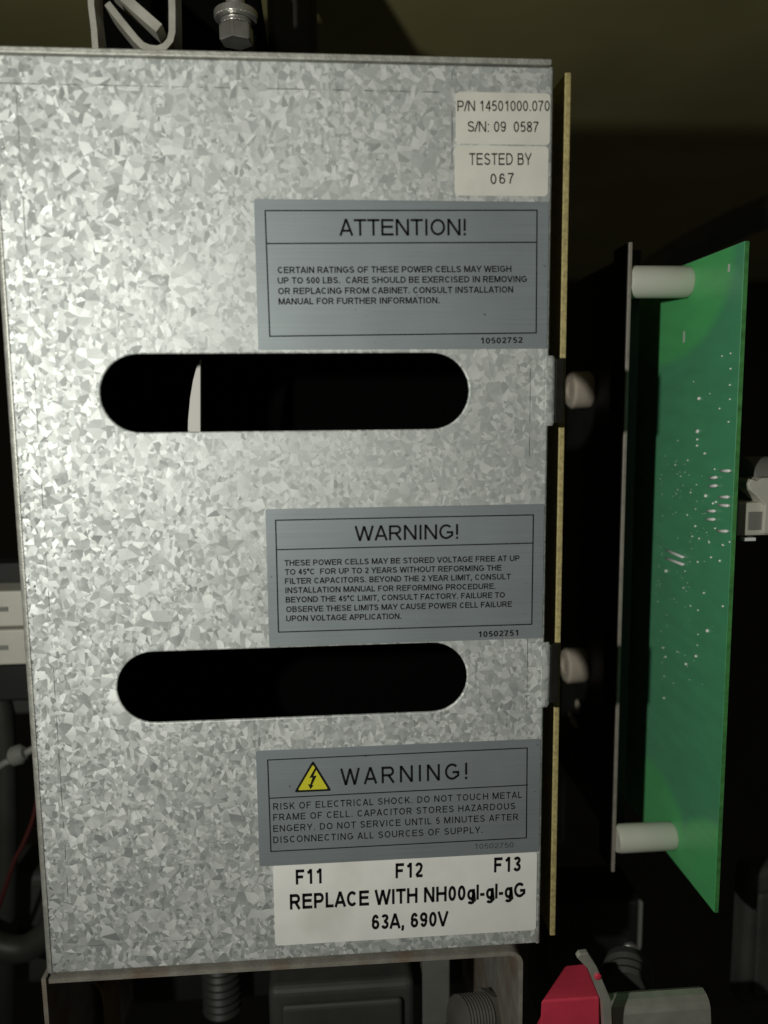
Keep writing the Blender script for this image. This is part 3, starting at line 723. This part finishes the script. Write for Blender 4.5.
# contents
cap = thing('capacitor_housing', 'grey moulded housing inside the tray below the cover', 'housing')
a, c = atY(268, 990, .05), atY(415, 1024, .05)
box('body', a.x, c.x, .05, .10, -.11, a.z, M['dim'], cap, .004, 4)
box('cover_ridge', a.x+.006, c.x-.006, .046, .0495, -.11, a.z-.006, M['dim'], cap, .002, 3)
po = thing('support_post', 'slim grey post standing beside the ribbed knob in the tray', 'post')
a, c = atY(424, 960, .06), atY(447, 1024, .06)
box('post', a.x, c.x, .06, .075, -.11, -.0052, M['grey'], po, .0015, 3)
box('post_cap', a.x-.001, c.x+.001, .058, .0598, -.08, -.018, M['tray'], po, .0006)
kn = thing('cable_gland', 'ribbed grey cable gland in the right corner of the tray', 'cable gland')
kc = atY(484, 1016, .035)
prof = []
for i in range(9):
    prof += [(i*.0016, .0088), (i*.0016+.0008, .0094), (i*.0016+.0012, .0088)]
cyl_profile('ribbed_nut', kc, (-.9, -.35, .25), prof, M['gland'], kn, 26)
cyl_profile('collar', kc + Vector((.9, .35, -.25)).normalized()*.0005, (.9, .35, -.25), [(0, .0108), (.004, .0108), (.005, .0095)], M['gland'], kn, 6)
cw = thing('copper_strap', 'bent copper strap at the left inside the tray', 'strap')
p = atY(103, 985, .05)
sweep_sheet('strap', [(p.x-.004, .05, p.z+.002), (p.x-.001, .05, p.z-.002), (p.x, .05, p.z-.008), (p.x+.0005, .05, p.z-.03), (p.x+.0005, .05, p.z-.05)], (0, 1, 0), .02, .0012, mat('dull_copper', (.34, .24, .12), .5, .5, .2, 100), cw)
pipe = thing('corrugated_conduit', 'pale corrugated conduit standing at the middle of the tray', 'conduit')
p = atY(222, 1000, .095); prof = []
for i in range(22): prof += [(i*.004, .0085), (i*.004+.002, .0098)]
cyl_profile('tube', (p.x, .095, -.095), (0, 0, 1), prof, M['wire_grey'], pipe, 22)

# ================================================================== RED HANDLE AND ITS METALWORK
rh = thing('fuse_handle', 'bright red plastic fuse handle at the bottom of the picture', 'handle')
Yr = -.012
fr = [atY(x, y, Yr) for x, y in ((538, 1040), (541, 1000), (560, 966), (585, 963), (599, 1002), (603, 1040))]
fr[0].z = fr[-1].z = -.055
bm = bmesh.new()
lo = [atY(x, y, Yr) for x, y in ((541, 1001), (600, 1001))]
hi = [atY(x, y, Yr+.020) for x, y in ((566, 965), (586, 963))]
x0, x1 = lo[0].x, lo[1].x; z1 = lo[0].z
vb = [bm.verts.new(v) for v in ((x0-.001, Yr, -.06), (x1+.001, Yr, -.06), (x1, Yr, z1), (x0, Yr, z1),
                                (hi[0].x, Yr+.020, hi[0].z), (hi[1].x, Yr+.020, hi[1].z), (x1+.001, Yr+.026, -.06), (x0-.001, Yr+.026, -.06))]
for q in ((0, 1, 2, 3), (3, 2, 5, 4), (1, 6, 5, 2), (0, 3, 4, 7), (4, 5, 6, 7), (0, 7, 6, 1)): bm.faces.new([vb[i] for i in q])
bmesh.ops.recalc_face_normals(bm, faces=bm.faces)
bmesh.ops.bevel(bm, geom=list(bm.edges), offset=.0009, segments=3, affect='EDGES', profile=.5)
from_bm('grip', bm, M['red'], rh)
hp = thing('handle_plate', 'thin plated steel plate against the right side of the red handle', 'plate')
pl = [atY(x, y, -.015) for x, y in ((577, 958), (580, 954), (588, 953), (597, 967), (611, 1000), (614, 1060), (605, 1060), (602, 1003), (588, 969))]
prism('sheet', pl, .0025, M['steel'], hp, .0003)
a = atY(598, 977, -.0155); cyl_profile('indicator_dot', (a.x, -.0151, a.z), (0, -1, 0), [(0, .0013), (.0004, .0013), (.0007, .0009)], M['red'], hp, 16)
cb = thing('contact_bracket', 'rounded plated steel contact bracket right of the red handle', 'bracket')
pts = [atY(x, y, -.006) for x, y in ((616, 1012), (616, 1005), (640, 1008), (680, 1006), (704, 1004), (711, 1007), (713, 1016), (713, 1070), (612, 1070))]
xa, xb, zt_ = atY(613, 1006, -.006).x, atY(711, 1006, -.006).x, atY(660, 1006, -.006).z
prof = [(-.0075, zt_-.075), (-.0070, zt_-.030), (-.0060, zt_-.008), (-.0052, zt_-.0030), (-.0040, zt_-.0010), (-.0020, zt_), (.0010, zt_+.0002), (.0035, zt_-.0012), (.0050, zt_-.0045)]
sweep_sheet('rolled_face', [(xa, y, z) for y, z in prof], (1, 0, 0), xb-xa, .0012, M['steel'], cb)
p0 = atY(628, 990, .03); 
cyl_profile('spring_coil', p0, (.35, .9, .2), [(0, .010), (.002, .011), (.004, .010), (.006, .011), (.008, .010), (.010, .011), (.014, .010)], M['dim'], cb, 26)
db = thing('dark_bracket', 'dark angled bracket behind the red handle and below the mounting plate', 'bracket')
a, c = atY(566, 906, .085), atY(643, 960, .085)
box('plate', a.x-.01, c.x, .085, .12, c.z-.04, a.z, M['dark'], db, .002, 3)
a = atY(640, 900, .084)
box('edge_strip', a.x-.0006, a.x+.0010, .082, .0848, atY(640, 955, .084).z, a.z, M['grey'], db, .0005)
a = atY(633, 955, .08); cyl_profile('screw_head', (a.x, .0845, a.z), (0, -1, 0), [(0, .004), (.0018, .0038), (.003, .0026)], M['bolt'], db, 20)

# ================================================================== ABOVE THE COVER
cl = thing('spring_clip', 'bent steel spring clip with a folded tongue on the top edge', 'clip')
Yk = .022
def clip_path(pp): return [atY(x, y, Yk) for x, y in pp]
sweep_sheet('left_leg', clip_path([(90, -30), (91, 5), (94, 30), (96, 60)]), (0, 1, 0), .012, .0021, M['steel'], cl)
sweep_sheet('fold', clip_path([(107, 3), (122, 22), (136, 39), (142, 45), (149, 48), (158, 49), (165, 46), (170, 40), (172, 32), (172, 10), (171, -30)]), (0, 1, 0), .014, .0023, M['steel'], cl)
sweep_sheet('tongue', [atY(x, y, Yk+.004) for x, y in ((112, -14), (135, 7), (159, 28))], (0, 1, 0), .009, .0034, M['steel'], cl)
hb = thing('hex_bolt', 'zinc hex bolt with washer hanging above the top edge', 'bolt')
c = atY(236, 22, .045)
def hexa(name, z0, z1, rad, m, par, seg, rot=.35):
    bm = bmesh.new()
    lo_ = [bm.verts.new((c.x+rad*math.cos(rot+k*2*math.pi/seg), .045+rad*math.sin(rot+k*2*math.pi/seg), z0)) for k in range(seg)]
    hi_ = [bm.verts.new((c.x+rad*math.cos(rot+k*2*math.pi/seg), .045+rad*math.sin(rot+k*2*math.pi/seg), z1)) for k in range(seg)]
    for k in range(seg): bm.faces.new((lo_[k], lo_[(k+1) % seg], hi_[(k+1) % seg], hi_[k]))
    bm.faces.new(lo_[::-1]); bm.faces.new(hi_)
    es = [e for e in bm.edges]
    bmesh.ops.bevel(bm, geom=es, offset=.0004, segments=2, affect='EDGES')
    return from_bm(name, bm, m, par)
z_a, z_b, z_c, z_d = (atY(236, y, .045).z for y in (43, 27, 21, 12))
hexa('head', z_a, z_b, .0066, M['bolt'], hb, 6)
hexa('spring_washer', z_b+.0003, z_c, .0058, M['bolt'], hb, 28)
hexa('washer', z_c+.0003, z_d, .0082, M['bolt'], hb, 32)
hexa('shank', z_d+.0003, z_d+.05, .0036, M['bolt'], hb, 24)
bh = thing('busbar_support', 'dark moulded support block behind the clip and hex bolt', 'support block')
a, c2 = atY(97, -10, .075), atY(262, 60, .075)
box('block', a.x, c2.x, .075, .14, c2.z-.02, a.z+.004, M['black'], bh, .003, 3)
a3, c3 = atY(266, -10, .11), atY(318, 60, .11)
box('side_block', a3.x, c3.x, .11, .16, c3.z-.02, a3.z+.06, M['dark'], bh, .006, 4)

# ================================================================== LEFT BACKGROUND
def term(px0, px1, py0, py1, Y, label):
    t = thing('terminal_block', label, 'terminal block', 'terminal blocks left of the cover')
    a, c = atY(px0, py0, Y), atY(px1, py1, Y)
    b_ = box('body', a.x, c.x, Y, Y+.02, c.z, a.z, M['cream'], t, .001, 3)
    zc = (a.z+c.z)/2
    box('screw_slot', atY(0, py0, Y).x-.004, atY(7, py0, Y).x, Y-.0008, Y+.001, zc-.001, zc+.0012, M['grey'], t, .0003)
term(-60, 40, 593, 626, .11, 'upper of the two cream terminal blocks at the left')
term(-60, 40, 632, 664, .11, 'lower of the two cream terminal blocks at the left')
dr = thing('terminal_rail', 'dark rail carrying the two cream terminal blocks at the left', 'rail')
a, c = atY(-70, 565, .135), atY(30, 700, .135)
box('rail', a.x, c.x, .135, .15, c.z, a.z, M['dark'], dr, .001)
gb = thing('relay_housing', 'dark grey relay housing under the cream terminal blocks', 'relay')
a, c = atY(-60, 672, .14), atY(26, 705, .14)
box('case', a.x, c.x, .152, .20, c.z-.01, a.z, M['wire_grey'], gb, .002, 3)
box('case_lid', a.x, c.x, .1445, .1515, a.z-.012, a.z-.002, M['dark'], gb, .001)
cc = thing('cable_clamp', 'small grey cable clamp holding cables left of the cover', 'clamp')
p = atY(19, 757, .10)
cyl_profile('saddle', (p.x-.004, .10, p.z), (1, -.2, .35), [(0, .003), (.002, .0048), (.006, .0048), (.008, .003)], M['grey'], cc, 18)
p2 = atY(-8, 772, .10); tube('arm', [p2, (p2+p)/2+Vector((0, 0, .001)), p], .0018, M['grey'], cc, 10)
p3 = atY(40, 745, .10); tube('band', [p, (p+p3)/2, p3], .0018, M['grey'], cc, 10)
def cable(name, label, pxs, Y, rad, m):
    t = thing(name, label, 'cable'); pts = [atY(x, y, Y) for x, y in pxs]
    sm = []
    for i in range(len(pts)-1):
        for k in range(6):
            u_ = k/6; p_ = [pts[max(i-1, 0)], pts[i], pts[i+1], pts[min(i+2, len(pts)-1)]]
            sm.append(.5*((2*p_[1])+(p_[2]-p_[0])*u_+(2*p_[0]-5*p_[1]+4*p_[2]-p_[3])*u_**2+(-p_[0]+3*p_[1]-3*p_[2]+p_[3])*u_**3))
    tube('sheath', sm+[pts[-1]], rad, m, t, 12)
cable('red_wire', 'thin red wire rising behind the lower left of the cover', [(-10, 930), (3, 895), (14, 862), (24, 842), (34, 815), (40, 780)], .12, .0011, M['wire_red'])
cable('looped_cable', 'thick grey cable looped at the bottom left beside the cover', [(-30, 930), (0, 946), (25, 948), (45, 935), (60, 915)], .12, .007, M['wire_grey'])
cable('upright_cable', 'dark grey upright cable at the far left edge', [(3, 1040), (6, 870), (6, 800), (3, 720), (-4, 690)], .15, .006, M['wire_grey'])
sb = thing('lower_housing', 'grey housing block at the lower left behind the cables', 'housing')
a, c = atY(-60, 880, .17), atY(60, 985, .17)
box('case', a.x, c.x, .17, .21, c.z, a.z, M['dim'], sb, .006, 4)
box('seam', a.x+.005, c.x-.01, .168, .1698, (a.z+c.z)/2-.001, (a.z+c.z)/2+.001, M['dark'], sb, .0004)

# ================================================================== RIGHT BACKGROUND
rb = thing('relay_case', 'blurred grey case at the lower right edge of the picture', 'case')
a, c = atY(749, 872, .06), atY(860, 1005, .06)
box('case', a.x, c.x, .06, .075, c.z, a.z, M['dim'], rb, .004, 4)
box('case_lid', a.x+.004, c.x, .057, .0598, c.z+.01, a.z-.01, M['dim'], rb, .002, 3)
cable('overhead_cable', 'dark thick cable sloping in the shade above the circuit board', [(900, 170), (800, 200), (730, 228), (660, 268), (600, 330)], .33, .012, M['dim'])
